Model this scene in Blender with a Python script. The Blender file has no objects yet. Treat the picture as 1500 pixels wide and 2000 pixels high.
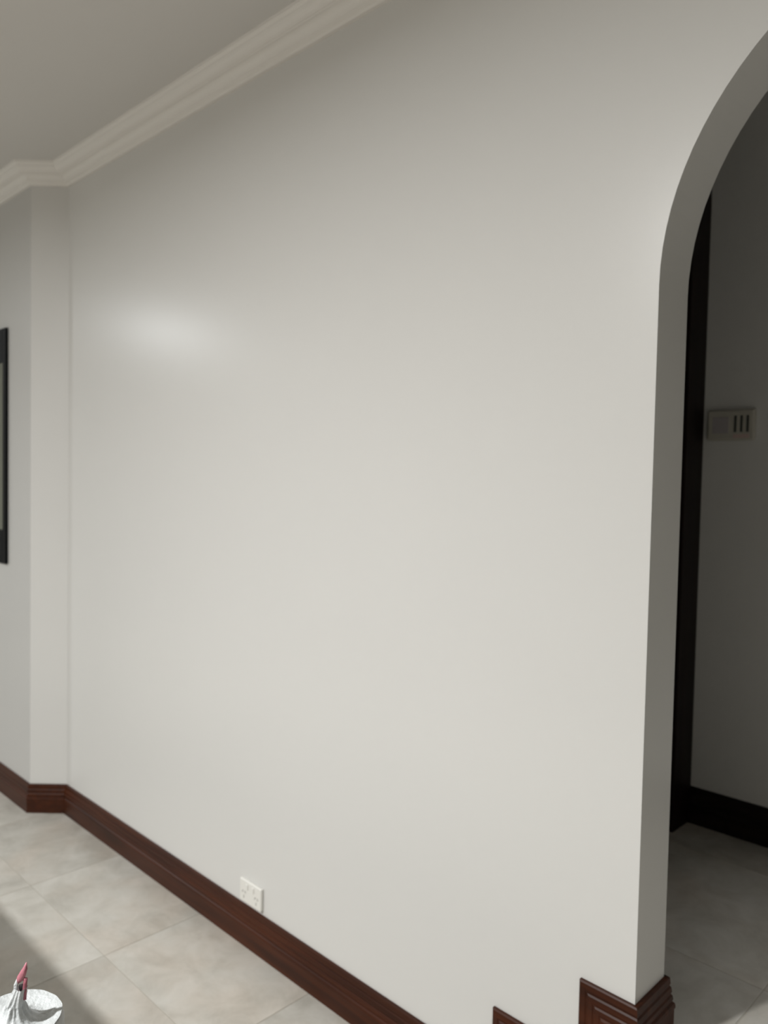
import bpy, bmesh, math, random
from mathutils import Vector, Matrix
random.seed(7)
S = bpy.context.scene
COL = S.collection

# ------------------------------------------------------------------ camera, world, exposure
CAM = Vector((0.0, -1.517, 1.55))
FPX = 1523.7
RIGHT = Vector((0.71287, 0.70102, 0.01994)).normalized()
FWD = Vector((-0.70005, 0.71300, -0.03947)).normalized()
UP = RIGHT.cross(FWD).normalized()
cd = bpy.data.cameras.new('camera')
cam = bpy.data.objects.new('camera', cd)
COL.objects.link(cam)
cam.matrix_world = Matrix(((RIGHT.x, UP.x, -FWD.x, CAM.x), (RIGHT.y, UP.y, -FWD.y, CAM.y),
                           (RIGHT.z, UP.z, -FWD.z, CAM.z), (0, 0, 0, 1)))
cd.sensor_fit = 'VERTICAL'
cd.sensor_height = 24.0
cd.lens = 24.0 * FPX / 2000.0
cd.clip_start = 0.02
cd.dof.use_dof = True
cd.dof.focus_distance = 1.05
cd.dof.aperture_fstop = 3.4
S.camera = cam

w = bpy.data.worlds.new('world')
S.world = w
w.use_nodes = True
w.node_tree.nodes['Background'].inputs[0].default_value = (0.8, 0.85, 0.9, 1)
w.node_tree.nodes['Background'].inputs[1].default_value = 0.05      # the rooms are closed: no light comes from here

S.view_settings.view_transform = 'Standard'
S.view_settings.look = 'None'
S.view_settings.gamma = 1.0
S.view_settings.use_curve_mapping = False
S.view_settings.exposure = 0.0

LAMP_W = 152.0
LAMP_COL = (1.0, 1.0, 0.99)
LAMPS = [(-1.60, -2.85, 1.0), (-6.5, -2.27, 0.38)]   # x, y, dimming

# ------------------------------------------------------------------ main dimensions (metres)
CEIL = 2.915
XR, A = -3.498, 0.119            # inner corner of the slanted return, and how far it comes into the room
XL = XR - A
XA = -0.725                      # left edge of the arch
ARC_R, ARC_Z = 0.58, 1.955
ARC_X = XA + ARC_R
WT = 0.136                       # thickness of the wall with the arch
ZB = 0.130                       # baseboard height
ZH = 0.336                       # raised floor behind the arch
HX, HY = -1.166, 1.275           # hall corner
ROOM_X0, ROOM_X1, ROOM_Y0 = -9.2, 3.3, -5.4
X1, X2 = -1.081, -0.851          # outer edges of the two rises of the baseboard
Z1, Z2 = 0.287, ZH + ZB

# ------------------------------------------------------------------ helpers
def nt(m):
    m.use_nodes = True
    t = m.node_tree
    return t, t.nodes, t.links, t.nodes['Principled BSDF']

def plain(name, col, rough=0.5, spec=0.5, metal=0.0, bump=0.0, bscale=60.0, var=0.0, vscale=3.0, coat=0.0):
    m = bpy.data.materials.new(name)
    t, n, l, b = nt(m)
    b.inputs['Roughness'].default_value = rough
    b.inputs['Specular IOR Level'].default_value = spec
    b.inputs['Metallic'].default_value = metal
    b.inputs['Coat Weight'].default_value = coat
    tc = n.new('ShaderNodeTexCoord')
    nz = n.new('ShaderNodeTexNoise'); nz.inputs['Scale'].default_value = vscale; nz.inputs['Detail'].default_value = 4
    l.new(tc.outputs['Object'], nz.inputs['Vector'])
    mx = n.new('ShaderNodeMixRGB')
    mx.inputs[1].default_value = tuple(c * (1 - var) for c in col) + (1,)
    mx.inputs[2].default_value = tuple(min(1, c * (1 + var)) for c in col) + (1,)
    l.new(nz.outputs['Fac'], mx.inputs[0]); l.new(mx.outputs[0], b.inputs['Base Color'])
    if bump:
        n2 = n.new('ShaderNodeTexNoise'); n2.inputs['Scale'].default_value = bscale; n2.inputs['Detail'].default_value = 3
        l.new(tc.outputs['Object'], n2.inputs['Vector'])
        bp = n.new('ShaderNodeBump'); bp.inputs['Strength'].default_value = bump; bp.inputs['Distance'].default_value = 0.002
        l.new(n2.outputs['Fac'], bp.inputs['Height']); l.new(bp.outputs[0], b.inputs['Normal'])
    return m

def wood(name, dark, light, rough=0.35, axis=0, scale=1.0):
    m = bpy.data.materials.new(name)
    t, n, l, b = nt(m)
    tc = n.new('ShaderNodeTexCoord'); mp = n.new('ShaderNodeMapping')
    sc = [38 * scale, 38 * scale, 38 * scale]; sc[axis] = 2.2 * scale
    mp.inputs['Scale'].default_value = sc
    l.new(tc.outputs['Object'], mp.inputs['Vector'])
    nz = n.new('ShaderNodeTexNoise'); nz.inputs['Scale'].default_value = 1.0; nz.inputs['Detail'].default_value = 6; nz.inputs['Distortion'].default_value = 0.6
    l.new(mp.outputs[0], nz.inputs['Vector'])
    cr = n.new('ShaderNodeValToRGB')
    cr.color_ramp.elements[0].position = 0.3; cr.color_ramp.elements[0].color = (*dark, 1)
    cr.color_ramp.elements[1].position = 0.72; cr.color_ramp.elements[1].color = (*light, 1)
    l.new(nz.outputs['Fac'], cr.inputs[0]); l.new(cr.outputs[0], b.inputs['Base Color'])
    b.inputs['Roughness'].default_value = rough; b.inputs['Specular IOR Level'].default_value = 0.22
    bp = n.new('ShaderNodeBump'); bp.inputs['Strength'].default_value = 0.12; bp.inputs['Distance'].default_value = 0.002
    l.new(nz.outputs['Fac'], bp.inputs['Height']); l.new(bp.outputs[0], b.inputs['Normal'])
    return m

def stone_tile(name):
    m = bpy.data.materials.new(name)
    t, n, l, b = nt(m)
    g = n.new('ShaderNodeNewGeometry')
    oi = n.new('ShaderNodeObjectInfo')
    ad = n.new('ShaderNodeVectorMath'); ad.operation = 'SCALE'; 
    cb = n.new('ShaderNodeCombineXYZ')
    ml = n.new('ShaderNodeMath'); ml.operation = 'MULTIPLY'; ml.inputs[1].default_value = 37.0
    l.new(oi.outputs['Random'], ml.inputs[0]); l.new(ml.outputs[0], cb.inputs[2])
    va = n.new('ShaderNodeVectorMath'); va.operation = 'ADD'
    l.new(g.outputs['Position'], va.inputs[0]); l.new(cb.outputs[0], va.inputs[1])
    nz = n.new('ShaderNodeTexNoise'); nz.inputs['Scale'].default_value = 8.0; nz.inputs['Detail'].default_value = 8; nz.inputs['Roughness'].default_value = 0.66; nz.inputs['Distortion'].default_value = 0.5
    l.new(va.outputs[0], nz.inputs['Vector'])
    cr = n.new('ShaderNodeValToRGB')
    e = cr.color_ramp.elements
    e[0].position = 0.30; e[0].color = (0.425, 0.405, 0.36, 1)
    e[1].position = 0.70; e[1].color = (0.60, 0.58, 0.535, 1)
    x = e.new(0.5); x.color = (0.52, 0.50, 0.452, 1)
    l.new(nz.outputs['Fac'], cr.inputs[0])
    hs = n.new('ShaderNodeHueSaturation')
    mr = n.new('ShaderNodeMapRange'); mr.inputs['To Min'].default_value = 0.95; mr.inputs['To Max'].default_value = 1.05
    l.new(oi.outputs['Random'], mr.inputs[0]); l.new(mr.outputs[0], hs.inputs['Value'])
    n3 = n.new('ShaderNodeTexNoise'); n3.inputs['Scale'].default_value = 4.5; n3.inputs['Detail'].default_value = 3
    l.new(va.outputs[0], n3.inputs['Vector'])
    tint = n.new('ShaderNodeMixRGB'); tint.blend_type = 'MULTIPLY'; tint.inputs[2].default_value = (1.0, 0.955, 0.925, 1)
    tr = n.new('ShaderNodeMapRange'); tr.inputs['From Min'].default_value = 0.42; tr.inputs['From Max'].default_value = 0.68
    l.new(n3.outputs['Fac'], tr.inputs[0]); l.new(tr.outputs[0], tint.inputs[0]); l.new(cr.outputs[0], tint.inputs[1])
    l.new(tint.outputs[0], hs.inputs['Color']); l.new(hs.outputs[0], b.inputs['Base Color'])
    b.inputs['Roughness'].default_value = 0.38
    b.inputs['Specular IOR Level'].default_value = 0.45
    bp = n.new('ShaderNodeBump'); bp.inputs['Strength'].default_value = 0.05; bp.inputs['Distance'].default_value = 0.002
    l.new(nz.outputs['Fac'], bp.inputs['Height']); l.new(bp.outputs[0], b.inputs['Normal'])
    return m

def emit(name, col, k):
    m = bpy.data.materials.new(name)
    t, n, l, b = nt(m)
    b.inputs['Base Color'].default_value = (*col, 1)
    b.inputs['Emission Color'].default_value = (*col, 1)
    b.inputs['Emission Strength'].default_value = k
    return m

M = dict(
    wall=plain('wall_paint', (0.70, 0.695, 0.672), 0.28, 0.23, bump=0.05, bscale=240, var=0.008),
    wallshade=plain('wall_paint_shaded', (0.585, 0.58, 0.562), 0.28, 0.23, bump=0.05, bscale=240, var=0.008),  # darker copy of the wall paint: the left section's shade is in its colour
    ceil=plain('ceiling_paint', (0.70, 0.69, 0.665), 0.8, 0.2, var=0.008),
    crown=plain('cornice_paint', (0.86, 0.84, 0.80), 0.55, 0.4, var=0.01),
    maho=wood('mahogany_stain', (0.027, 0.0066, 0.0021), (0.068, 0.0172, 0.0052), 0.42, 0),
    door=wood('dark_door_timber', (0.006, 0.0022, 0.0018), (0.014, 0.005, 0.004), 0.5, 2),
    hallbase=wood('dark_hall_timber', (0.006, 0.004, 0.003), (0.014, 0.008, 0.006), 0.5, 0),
    table=wood('table_timber', (0.06, 0.03, 0.015), (0.16, 0.085, 0.04), 0.4, 0),
    tile=stone_tile('stone_tile'),
    grout=plain('grout', (0.43, 0.405, 0.355), 0.9, 0.2, var=0.05, vscale=20),
    plastic=plain('white_plastic', (0.80, 0.79, 0.745), 0.3, 0.5, var=0.005),
    slot=plain('dark_slot', (0.05, 0.05, 0.045), 0.6),
    pin=plain('outlet_slot', (0.30, 0.29, 0.27), 0.6),
    black=plain('black_lacquer', (0.0045, 0.0045, 0.005), 0.55, 0.12, var=0.1),
    mat=plain('picture_mat', (0.17, 0.175, 0.14), 0.8, 0.2, var=0.03),
    grey=plain('panel_grey', (0.50, 0.48, 0.42), 0.4, 0.5, var=0.02),
    screen=plain('panel_screen', (0.42, 0.39, 0.40), 0.25, 0.5, var=0.03),
    rose=plain('panel_strip', (0.58, 0.45, 0.42), 0.5, 0.4, var=0.02),
    paper=plain('tissue_paper', (0.66, 0.67, 0.665), 0.9, 0.1, bump=0.5, bscale=300, var=0.03, vscale=30),
    film=plain('wrapper_film', (0.56, 0.585, 0.59), 0.35, 0.5, bump=1.0, bscale=190, var=0.14, vscale=150, coat=0.1),
    pink=plain('wrapper_print', (0.52, 0.20, 0.245), 0.4, 0.4, bump=0.5, bscale=160, var=0.35, vscale=160),
    pinkdark=plain('wrapper_print_dark', (0.36, 0.12, 0.15), 0.4, 0.4, bump=0.5, bscale=160, var=0.4, vscale=160),
    brass=plain('door_metal', (0.35, 0.28, 0.16), 0.35, 0.5, metal=1.0),
    glow=emit('lamp_diffuser', (1.0, 0.98, 0.94), 4.0),
    glowfill=emit('fill_light_diffuser', (1.0, 0.98, 0.94), 0.4),  # diffuser of the added hall fill light
)

def link(o, parent=None, kind=None, label=None, cat=None, group=None):
    COL.objects.link(o)
    if parent: o.parent = parent
    if kind: o['kind'] = kind
    if label: o['label'] = label
    if cat: o['category'] = cat
    if group: o['group'] = group
    return o

def mesh_obj(name, verts, faces, mat, smooth=False, **kw):
    me = bpy.data.meshes.new(name)
    me.from_pydata([tuple(v) for v in verts], [], faces)
    bm = bmesh.new(); bm.from_mesh(me)
    bmesh.ops.remove_doubles(bm, verts=bm.verts, dist=1e-6)
    bmesh.ops.recalc_face_normals(bm, faces=bm.faces)
    bm.to_mesh(me); bm.free()
    if smooth:
        for p in me.polygons: p.use_smooth = True
    me.materials.append(M[mat])
    return link(bpy.data.objects.new(name, me), **kw)

def box_data(a, b):
    x0, y0, z0 = a; x1, y1, z1 = b
    v = [(x0, y0, z0), (x1, y0, z0), (x1, y1, z0), (x0, y1, z0), (x0, y0, z1), (x1, y0, z1), (x1, y1, z1), (x0, y1, z1)]
    f = [(0, 3, 2, 1), (4, 5, 6, 7), (0, 1, 5, 4), (1, 2, 6, 5), (2, 3, 7, 6), (3, 0, 4, 7)]
    return v, f

def box(name, a, b, mat, bevel=0.0, seg=2, **kw):
    v, f = box_data(a, b)
    o = mesh_obj(name, v, f, mat, **kw)
    if bevel:
        bm = bmesh.new(); bm.from_mesh(o.data)
        bmesh.ops.bevel(bm, geom=list(bm.edges), offset=bevel, segments=seg, affect='EDGES', profile=0.5)
        bm.to_mesh(o.data); bm.free()
    return o

def empty(name, loc, label, cat, group=None, kind=None):
    o = bpy.data.objects.new(name, None)
    o.location = loc
    o.empty_display_size = 0.05
    return link(o, label=label, cat=cat, group=group, kind=kind)

def rings(name, rs, mat, closed=True, cap=True, smooth=True, **kw):
    """skin a list of rings of equal vertex count"""
    n = len(rs[0]); verts = [p for r in rs for p in r]; faces = []
    for i in range(len(rs) - 1):
        for j in range(n if closed else n - 1):
            k = (j + 1) % n
            faces.append((i * n + j, i * n + k, (i + 1) * n + k, (i + 1) * n + j))
    if cap:
        faces.append(tuple(range(n))[::-1]); faces.append(tuple((len(rs) - 1) * n + j for j in range(n)))
    return mesh_obj(name, verts, faces, mat, smooth=smooth, **kw)

# ------------------------------------------------------------------ walls
def arch_pts(n=48):
    return [(ARC_X - ARC_R * math.cos(math.pi * i / n), ARC_Z + ARC_R * math.sin(math.pi * i / n)) for i in range(n + 1)]

def arch_wall():
    """wall with an arched opening, real thickness, smoothly faceted reveal"""
    x0, x1 = XR - 0.25, ROOM_X1 + 0.15
    ar = arch_pts()
    verts, faces = [], []
    def P(x, y, z):
        verts.append((x, y, z)); return len(verts) - 1
    for y in (0.0, WT):
        a = [P(x0, y, 0), P(XA, y, 0), P(XA, y, CEIL + .1), P(x0, y, CEIL + .1)]
        faces.append(tuple(a))
        a = [P(XA + 2 * ARC_R, y, 0), P(x1, y, 0), P(x1, y, CEIL + .1), P(XA + 2 * ARC_R, y, CEIL + .1)]
        faces.append(tuple(a))
        for i in range(len(ar) - 1):
            (xa, za), (xb, zb) = ar[i], ar[i + 1]
            faces.append((P(xa, y, za), P(xb, y, zb), P(xb, y, CEIL + .1), P(xa, y, CEIL + .1)))
    path = [(XA, 0)] + ar + [(XA + 2 * ARC_R, 0)]
    nv = len(faces)
    for i in range(len(path) - 1):
        (xa, za), (xb, zb) = path[i], path[i + 1]
        faces.append((P(xa, 0, za), P(xb, 0, zb), P(xb, WT, zb), P(xa, WT, za)))
    for x in (x0, x1):
        faces.append((P(x, 0, 0), P(x, WT, 0), P(x, WT, CEIL + .1), P(x, 0, CEIL + .1)))
    faces.append((P(x0, 0, CEIL + .1), P(x1, 0, CEIL + .1), P(x1, WT, CEIL + .1), P(x0, WT, CEIL + .1)))
    o = mesh_obj('wall_back', verts, faces, 'wall', kind='structure',
                 label='long off-white painted wall with a round arched opening', cat='wall')
    return o
arch_wall()

def prism(name, poly, z0, z1, mat, **kw):
    n = len(poly)
    v = [(x, y, z0) for x, y in poly] + [(x, y, z1) for x, y in poly]
    f = [tuple(range(n))[::-1], tuple(range(n, 2 * n))] + [(i, (i + 1) % n, n + (i + 1) % n, n + i) for i in range(n)]
    return mesh_obj(name, v, f, mat, **kw)

ZT = CEIL + 0.1
prism('wall_left', [(ROOM_X0 - .15, -A), (XL, -A), (XL, 0.14), (ROOM_X0 - .15, 0.14)], 0, ZT, 'wallshade',
      kind='structure', label='off-white wall section with painted-in shade, holding the black framed picture', cat='wall')
prism('wall_return', [(XL + .0005, -A), (XR, 0), (XR, 0.1), (XL + .0005, 0.1)], 0, ZT, 'wall',
      kind='structure', label='narrow slanted off-white wall return beside the corner', cat='wall')
box('wall_far', (ROOM_X0 - .15, ROOM_Y0 - .15, 0), (ROOM_X0, -A, ZT), 'wall', kind='structure', label='off-white end wall out of view to the left', cat='wall')
box('wall_front', (ROOM_X0, ROOM_Y0 - .15, 0), (ROOM_X1, ROOM_Y0, ZT), 'wall', kind='structure', label='off-white wall behind the camera', cat='wall')
box('wall_right', (ROOM_X1, ROOM_Y0 - .15, 0), (ROOM_X1 + .15, 0, ZT), 'wall', kind='structure', label='off-white wall to the right of the arch', cat='wall')
box('ceiling', (ROOM_X0 - .15, ROOM_Y0 - .15, CEIL), (ROOM_X1 + .15, 0.0, CEIL + .12), 'ceil', kind='structure', label='plain pale ceiling above the long wall', cat='ceiling')

# the hall behind the arch
H1 = 2.6
box('wall_hall_back', (HX - .15, HY, 0), (H1, HY + .12, ZT), 'wall', kind='structure', label='dim wall seen through the arch, with a control panel', cat='wall')
box('wall_hall_left', (HX - .15, WT, 0), (HX, 0.22, ZT), 'wall', kind='structure', label='short dim wall at the left end of the hall', cat='wall')
box('wall_hall_right', (H1, WT, 0), (H1 + .12, HY + .12, ZT), 'wall', kind='structure', label='dim end wall on the right of the hall', cat='wall')
box('ceiling_hall', (HX - .15, WT, 2.90), (H1 + .12, HY + .12, 3.0), 'ceil', kind='structure', label='ceiling of the dim hall behind the arch', cat='ceiling')

# ------------------------------------------------------------------ floors of stone tiles
TS, G, TT = 0.6, 0.003, 0.010
_tile_cache = {}
def tile_mesh(sx, sy):
    k = (round(sx, 3), round(sy, 3))
    if k not in _tile_cache:
        v, f = box_data((0, 0, -TT), (k[0], k[1], 0))
        me = bpy.data.meshes.new('tile'); me.from_pydata(v, [], f)
        bm = bmesh.new(); bm.from_mesh(me)
        bmesh.ops.bevel(bm, geom=[e for e in bm.edges if all(q.co.z > -1e-4 for q in e.verts)], offset=0.0008, segments=1, affect='EDGES')
        bm.to_mesh(me); bm.free()
        me.materials.append(M['tile'])
        _tile_cache[k] = me
    return _tile_cache[k]

def tile_floor(parent, x0, x1, y0, y1, ox, oy, z):
    ix = math.floor((x0 - ox) / TS)
    while ox + ix * TS < x1 - 1e-4:
        iy = math.floor((y0 - oy) / TS)
        while oy + iy * TS < y1 - 1e-4:
            a, b = max(x0, ox + ix * TS + G / 2), min(x1, ox + (ix + 1) * TS - G / 2)
            c, d = max(y0, oy + iy * TS + G / 2), min(y1, oy + (iy + 1) * TS - G / 2)
            if b - a > 0.02 and d - c > 0.02:
                o = bpy.data.objects.new('tile', tile_mesh(b - a, d - c))
                link(o, parent)
                o.location = (a, c, z)
            iy += 1
        ix += 1

fl = box('floor', (ROOM_X0, ROOM_Y0, -0.12), (ROOM_X1, 0.0, -0.0015), 'grout', kind='structure', label='floor of pale marbled stone tiles beside the long wall', cat='floor')
tile_floor(fl, ROOM_X0, ROOM_X1, ROOM_Y0, 0.0, -2.95, -0.373, 0.0)
flh = box('floor_hall', (HX - .15, 0.004, ZH - .12), (H1, HY, ZH - 0.0015), 'grout', kind='structure', label='raised stone tile floor of the dim hall behind the arch', cat='floor')
tile_floor(flh, HX, H1, 0.004, HY, -0.62, 0.46, ZH)

# two low steps that lead up to the arch
SX = X1 + ZB
st = box('floor_step', (SX, -1.02, 0), (0.75, 0, ZH / 2 - .0015), 'grout', kind='structure', label='lower tiled step in front of the arch', cat='step')
tile_floor(st, SX - .01, 0.76, -1.03, 0.0, SX - .01, -0.43, ZH / 2)
st = box('floor_step.001', (XA - .004, -0.78, ZH / 2), (0.52, 0, ZH - .0015), 'grout', kind='structure', label='upper tiled step right at the foot of the arch', cat='step')
tile_floor(st, XA - .014, 0.53, -0.79, 0.0, -0.62, -0.19, ZH)

# ------------------------------------------------------------------ baseboards (t = down from the top edge, n = out from the wall)
BP = [(0.000, 0.0), (0.000, 0.0075), (0.003, 0.0100), (0.016, 0.0112), (0.0185, 0.0098), (0.021, 0.0098), (0.0245, 0.0125),
      (0.035, 0.0138), (0.0375, 0.0124), (0.040, 0.0124), (0.0435, 0.0150), (0.052, 0.0160), (0.0545, 0.0148), (0.0565, 0.0148),
      (0.060, 0.0186), (0.066, 0.0200), (0.071, 0.0200), (0.073, 0.0180), (ZB, 0.0180), (ZB, 0.0)]

def sweep(name, stations, mat, prof=BP, **kw):
    """stations: functions (t, n) -> point; consecutive stations are joined by faces"""
    rs = [[s(t, n) for t, n in prof] for s in stations]
    return rings(name, rs, mat, smooth=False, **kw)

K = math.tan(math.radians(22.5))
# long wall: runs along the floor, climbs the two steps in the plane of the wall, stops at the edge of the arch
bb = [lambda t, n: (XR + n * K, -n, ZB - t),
      lambda t, n: (X1 + t, -n, ZB - t),
      lambda t, n: (X1 + t, -n, Z1 - t),
      lambda t, n: (X2 + t, -n, Z1 - t),
      lambda t, n: (X2 + t, -n, Z2 - t),
      lambda t, n: (XA + n, -n, Z2 - t)]
def seg(name, i, j, label, st=bb):
    return sweep(name, st[i:j + 1], 'maho', kind='structure', label=label, cat='baseboard')
seg('baseboard_back', 0, 1, 'long dark mahogany baseboard running along the white wall')
seg('baseboard_step_1', 1, 3, 'lower stepped piece of mahogany baseboard rising from the floor')
seg('baseboard_step_2', 3, 5, 'upper stepped piece of mahogany baseboard at the arch corner')
rv = [lambda t, n: (XA + n, -n, Z2 - t), lambda t, n: (XA + n, WT + n, Z2 - t)]
seg('baseboard_arch', 0, 1, 'short dark baseboard inside the arch reveal', rv)
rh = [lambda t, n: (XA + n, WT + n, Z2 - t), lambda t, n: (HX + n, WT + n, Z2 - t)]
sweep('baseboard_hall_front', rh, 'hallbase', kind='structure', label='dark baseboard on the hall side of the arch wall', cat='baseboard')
rt = [lambda t, n: (XL + n * K, -A - n, ZB - t), lambda t, n: (XR + n * K, -n, ZB - t)]
seg('baseboard_return', 0, 1, 'short reddish mahogany baseboard on the slanted wall return', rt)
lf = [lambda t, n: (ROOM_X0, -A - n, ZB - t), lambda t, n: (XL + n * K, -A - n, ZB - t)]
seg('baseboard_left', 0, 1, 'dark mahogany baseboard under the framed picture', lf)
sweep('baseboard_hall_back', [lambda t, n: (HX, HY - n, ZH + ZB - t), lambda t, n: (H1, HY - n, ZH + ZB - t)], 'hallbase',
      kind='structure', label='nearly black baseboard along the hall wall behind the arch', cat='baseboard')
# right of the arch (out of the picture)
sweep('baseboard_right', [lambda t, n: (0.78, -n, ZB - t), lambda t, n: (ROOM_X1, -n, ZB - t)], 'maho', kind='structure',
      label='mahogany baseboard to the right of the arch steps', cat='baseboard')

# ------------------------------------------------------------------ cornice (t = down from the ceiling, n = out from the wall)
CP = [(0.0, 0.0), (0.0, 0.086), (0.010, 0.086), (0.013, 0.081), (0.016, 0.078)]
for i in range(7):                                  # cove
    a = math.pi / 2 * i / 6
    CP.append((0.016 + 0.026 * math.sin(a), 0.078 - 0.026 * (1 - math.cos(a))))
CP += [(0.045, 0.052), (0.045, 0.046)]
for i in range(7):                                  # round below it
    a = math.pi / 2 * i / 6
    CP.append((0.045 + 0.024 * (1 - math.cos(a)), 0.046 - 0.020 * math.sin(a) * 1.0))
CP += [(0.071, 0.021), (0.074, 0.014), (0.083, 0.012), (0.083, 0.0)]
def crown(name, sts, label):
    rs = [[s(t, n) for t, n in CP] for s in sts]
    rings(name, rs, 'crown', smooth=False, kind='structure', label=label, cat='cornice')
crown('trim_1', [lambda t, n: (XR + n * K, -n, CEIL - t), lambda t, n: (ROOM_X1, -n, CEIL - t)], 'moulded white cornice along the top of the long wall')
crown('trim_2', [lambda t, n: (XL + n * K, -A - n, CEIL - t), lambda t, n: (XR + n * K, -n, CEIL - t)], 'short moulded cornice over the slanted wall return')
crown('trim_3', [lambda t, n: (ROOM_X0, -A - n, CEIL - t), lambda t, n: (XL + n * K, -A - n, CEIL - t)], 'moulded cornice at the far left above the picture')

# ------------------------------------------------------------------ dark timber door in the left end of the hall
d = empty('door_1', (HX, 0.75, ZH), 'nearly black timber door at the end of the hall behind the arch', 'door', kind='structure')
def dpart(name, a, b, mat, bevel=0.0, parent=None):
    o = box(name, a, b, mat, bevel, parent=parent or d)
    o.matrix_parent_inverse = Matrix.Identity(4)
    for v in o.data.vertices: v.co -= Vector((HX, 0.75, ZH))
    return o
dpart('door_frame', (HX - .12, 1.13, ZH), (HX + .018, HY - .001, 2.86), 'door', 0.003)
dpart('door_frame', (HX - .12, 0.22, ZH), (HX + .018, 0.33, 2.86), 'door', 0.003)
dpart('door_head', (HX - .12, 0.33, 2.76), (HX + .018, 1.13, 2.86), 'door', 0.003)
leaf = dpart('door_leaf', (HX - .075, 0.333, ZH + .008), (HX - .035, 1.127, 2.757), 'door', 0.002)
for (a, b, c, e) in ((.42, .70, .55, 1.25), (.76, 1.04, .55, 1.25), (.42, .70, 1.45, 2.6), (.76, 1.04, 1.45, 2.6)):
    o = dpart('panel', (HX - .036, a, c), (HX - .028, b, e), 'door', 0.003, parent=leaf)
o = dpart('handle', (HX - .036, 1.06, 1.34), (HX + .012, 1.075, 1.46), 'brass', 0.005, parent=leaf)

# ------------------------------------------------------------------ power outlet
def place(o, org):
    for v in o.data.vertices: v.co -= Vector(org)
    return o
OX, OZ = -2.06, 0.181
org = (OX, 0, OZ)
g = empty('power_outlet', org, 'white double power outlet just above the long baseboard', 'power outlet')
place(box('face_plate', (OX - .0585, -0.0125, OZ - .0375), (OX + .0585, 0, OZ + .0375), 'plastic', 0.004, 3, parent=g), org)
for sx in (-1, 1):
    cx = OX + sx * .034
    sw = place(box('switch', (cx - .0055 - sx * .018, -0.0155, OZ + .010), (cx + .0055 - sx * .018, -0.0125, OZ + .028), 'plastic', 0.001, 1, parent=g), org)
    for (dx, ang) in ((-.007, 30), (.007, -30)):
        a = math.radians(ang)
        v, f = box_data((-.0012, -.0006, -.0045), (.0012, .0006, .0045))
        o = mesh_obj('socket_slot', v, f, 'pin', parent=g); o.location = (cx + dx - OX, -0.0128, -.002); o.rotation_euler = (0, a, 0)
    v, f = box_data((-.0012, -.0006, -.005), (.0012, .0006, .005))
    o = mesh_obj('socket_slot', v, f, 'pin', parent=g); o.location = (cx - OX, -0.0128, -.019)

# ------------------------------------------------------------------ framed picture on the left wall
FX1, FZ0, FZ1, FW = -3.884, 1.118, 2.240, 0.85
FX0 = FX1 - FW
yf = -A
org = (FX0 + FW / 2, yf, FZ0)
g = empty('framed_picture', org, 'black framed picture hanging on the left wall at the left edge', 'picture')
FB, FS = 0.163, 0.040
place(box('frame_side', (FX1 - FS, yf - .014, FZ0), (FX1, yf - .001, FZ1), 'black', 0.004, parent=g), org)
place(box('frame_side', (FX0, yf - .014, FZ0), (FX0 + FS, yf - .001, FZ1), 'black', 0.004, parent=g), org)
place(box('frame_rail', (FX0 + FS, yf - .0135, FZ1 - FB), (FX1 - FS, yf - .001, FZ1), 'black', 0.003, parent=g), org)
place(box('frame_rail', (FX0 + FS, yf - .0135, FZ0), (FX1 - FS, yf - .001, FZ0 + FB), 'black', 0.003, parent=g), org)
place(box('print', (FX0 + FS, yf - .011, FZ0 + FB), (FX1 - FS, yf - .002, FZ1 - FB), 'mat', parent=g), org)

# ------------------------------------------------------------------ control panel on the hall wall
PX0, PX1, PZ0, PZ1 = -1.130, -0.968, 1.715, 1.822
org = ((PX0 + PX1) / 2, HY, (PZ0 + PZ1) / 2)
g = empty('control_panel', org, 'small grey wall control panel with screen and three slots, seen through the arch', 'control panel')
place(box('housing', (PX0, HY - .022, PZ0), (PX1, HY, PZ1), 'grey', 0.008, 3, parent=g), org)
place(box('screen', (PX0 + .020, HY - .0235, PZ0 + .024), (PX0 + .076, HY - .021, PZ1 - .026), 'screen', 0.001, 1, parent=g), org)
for i in range(3):
    x = PX0 + .094 + i * .0205
    place(box('slot', (x, HY - .0232, PZ0 + .028), (x + .0085, HY - .021, PZ1 - .022), 'slot', parent=g), org)
place(box('label_strip', (PX0 + .092, HY - .0232, PZ0 + .008), (PX0 + .146, HY - .021, PZ0 + .021), 'rose', parent=g), org)

# ------------------------------------------------------------------ table below the frame (its shadow falls on the floor)
TX0, TX1, TY0, TY1, TZ = -3.5, -0.55, -2.05, -1.097, 0.73
org = ((TX0 + TX1) / 2, (TY0 + TY1) / 2, 0)
g = empty('dining_table', org, 'long timber table below the picture, carrying the wrapped paper roll', 'table')
place(box('table_top', (TX0, TY0, TZ - .035), (TX1, TY1, TZ), 'table', 0.004, parent=g), org)
for a in (TX0 + .08, TX1 - .15):
    for b in (TY0 + .06, TY1 - .13):
        place(box('leg', (a, b, 0), (a + .07, b + .07, TZ - .035), 'table', 0.004, parent=g), org)
place(box('apron', (TX0 + .15, TY1 - .10, TZ - .125), (TX1 - .15, TY1 - .08, TZ - .035), 'table', parent=g), org)
place(box('apron', (TX0 + .15, TY0 + .08, TZ - .125), (TX1 - .15, TY0 + .10, TZ - .035), 'table', parent=g), org)

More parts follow.
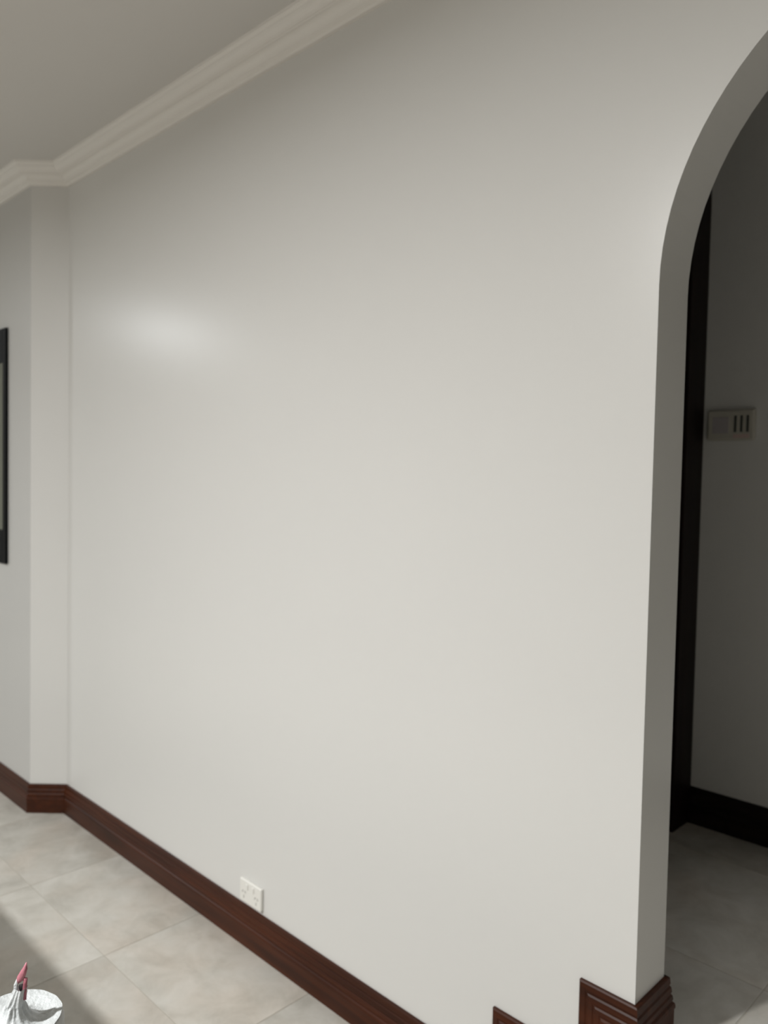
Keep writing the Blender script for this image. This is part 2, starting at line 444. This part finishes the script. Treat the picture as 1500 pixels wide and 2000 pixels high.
# ------------------------------------------------------------------ paper roll in a twisted wrapper
RX, RY, RR, RH = -0.941, -1.170, 0.0545, 0.170
g = empty('paper_roll', (RX, RY, TZ), 'white wrapped paper roll with pink twisted tip, at the bottom left corner', 'paper roll')
N = 72
def ring(r, z, wob=0.0, k=11, ph=0.0, cx=0.0, cy=0.0):
    out = []
    for i in range(N):
        a = 2 * math.pi * i / N
        q = r * (1 + wob * (0.6 * math.sin(k * a + ph) + 0.4 * math.sin((2 * k + 3) * a + 1.3 * ph + 1)))
        out.append((cx + q * math.cos(a), cy + q * math.sin(a), z))
    return out
body = [ring(RR - .004, 0.0), ring(RR, .004)]
for i in range(1, 12): body.append(ring(RR, .004 + (RH - .012) * i / 12, 0.006, 9, i * .4))
body += [ring(RR, RH - .008, .006, 9, 4.4), ring(RR - .0015, RH - .003, .006, 9, 4.4), ring(RR - .005, RH, .006, 9, 4.4),
         ring(RR * .7, RH - .007), ring(.020, RH - .009), ring(.018, RH - .016)]
rings('roll', body, 'paper', parent=g)
# film gathered over the top and twisted up into a stem that leans towards the wall
film = []
for i in range(12):
    t = i / 11
    r = RR * 0.95 * (1 - t) ** 1.1 + 0.0105 * t
    z = RH + .0012 - .005 * math.sin(math.pi * min(1, t * 1.15)) ** 2 + 0.016 * t ** 7
    film.append(ring(r, z, 0.012 + .20 * t ** 3, 6, t * 1.2))
for i in range(1, 9):
    t = i / 8
    off = RIGHT * (0.007 * t)
    film.append(ring(0.0105 - .0040 * t, RH + .0172 + .021 * t, .20, 4, 1.2 + t * 2.4, off.x, off.y))
rings('wrapper', film, 'film', cap=False, parent=g)
# pink printed tip: two strands that leave a small eye between them, then one point
def strand(name, pts, rads, mat, n=10):
    rs = []
    for i, p in enumerate(pts):
        a = pts[max(i - 1, 0)]; b = pts[min(i + 1, len(pts) - 1)]
        d = (b - a).normalized(); u = d.cross(Vector((0.7, -0.7, 0.1))).normalized(); v = d.cross(u)
        rs.append([tuple(p + (u * math.cos(2 * math.pi * j / n) + v * math.sin(2 * math.pi * j / n) * 0.6) * rads[i]) for j in range(n)])
    return rings(name, rs, mat, parent=g)
ZS = RH + .036
def q(sx, dz):
    p = RIGHT * (0.007 + sx); p.z = ZS + dz
    return p
strand('wrapper_strand', [q(-.002, -.010), q(-.0055, -.002), q(-.0062, .005), q(-.0035, .012)], [.0042, .0034, .0026, .0020], 'film')
strand('wrapper_strand', [q(.003, -.012), q(.0042, -.002), q(.0048, .006), q(.0052, .014)], [.0034, .0026, .0024, .0026], 'pinkdark')
strand('wrapper_tip', [q(-.0045, .008), q(-.0012, .013), q(.0020, .019), q(.0050, .026), q(.0064, .033)], [.0018, .0042, .0040, .0028, .0006], 'pink')

# ------------------------------------------------------------------ recessed ceiling downlights, plus an added fill light in the hall
def disc(name, r, z, mat, parent, n=40):
    v = [(r * math.cos(2 * math.pi * i / n), r * math.sin(2 * math.pi * i / n), z) for i in range(n)]
    v += [(x, y, z + .004) for x, y, _ in v]
    f = [tuple(range(n)), tuple(range(n, 2 * n))] + [(i, (i + 1) % n, n + (i + 1) % n, n + i) for i in range(n)]
    return mesh_obj(name, v, f, mat, parent=parent)
LL = ['round ceiling downlight above the table', 'round ceiling downlight furthest from the arch', 'added fill light in the hall ceiling, out of view']
for i, (x, y, dim, zc) in enumerate([(*a, CEIL) for a in LAMPS] + [(0.12, 0.36, 0.011, 2.90)]):  # last entry is an added fill that brightens the near hall floor
    g = empty('ceiling_downlight', (x, y, zc), LL[i], 'lamp', 'recessed ceiling downlights')
    n = 40
    rr = [[(r * math.cos(2 * math.pi * k / n), r * math.sin(2 * math.pi * k / n), z) for k in range(n)] for r, z in ((.112, 0), (.110, -.008), (.098, -.010), (.094, -.004), (.094, 0))]
    rings('trim_ring', rr, 'plastic', cap=False, parent=g)
    disc('diffuser', .094, -.006, 'glow' if dim > .1 else 'glowfill', g)
    ld = bpy.data.lights.new('downlight', 'AREA')
    ld.shape = 'DISK'; ld.size = 0.14; ld.energy = LAMP_W * dim; ld.color = LAMP_COL if i != 1 else (0.94, 0.98, 1.0); ld.spread = math.radians(175 if dim > .1 else 56)
    lo = bpy.data.objects.new('downlight', ld)
    COL.objects.link(lo); lo.parent = g; lo.location = (0, 0, -.012)
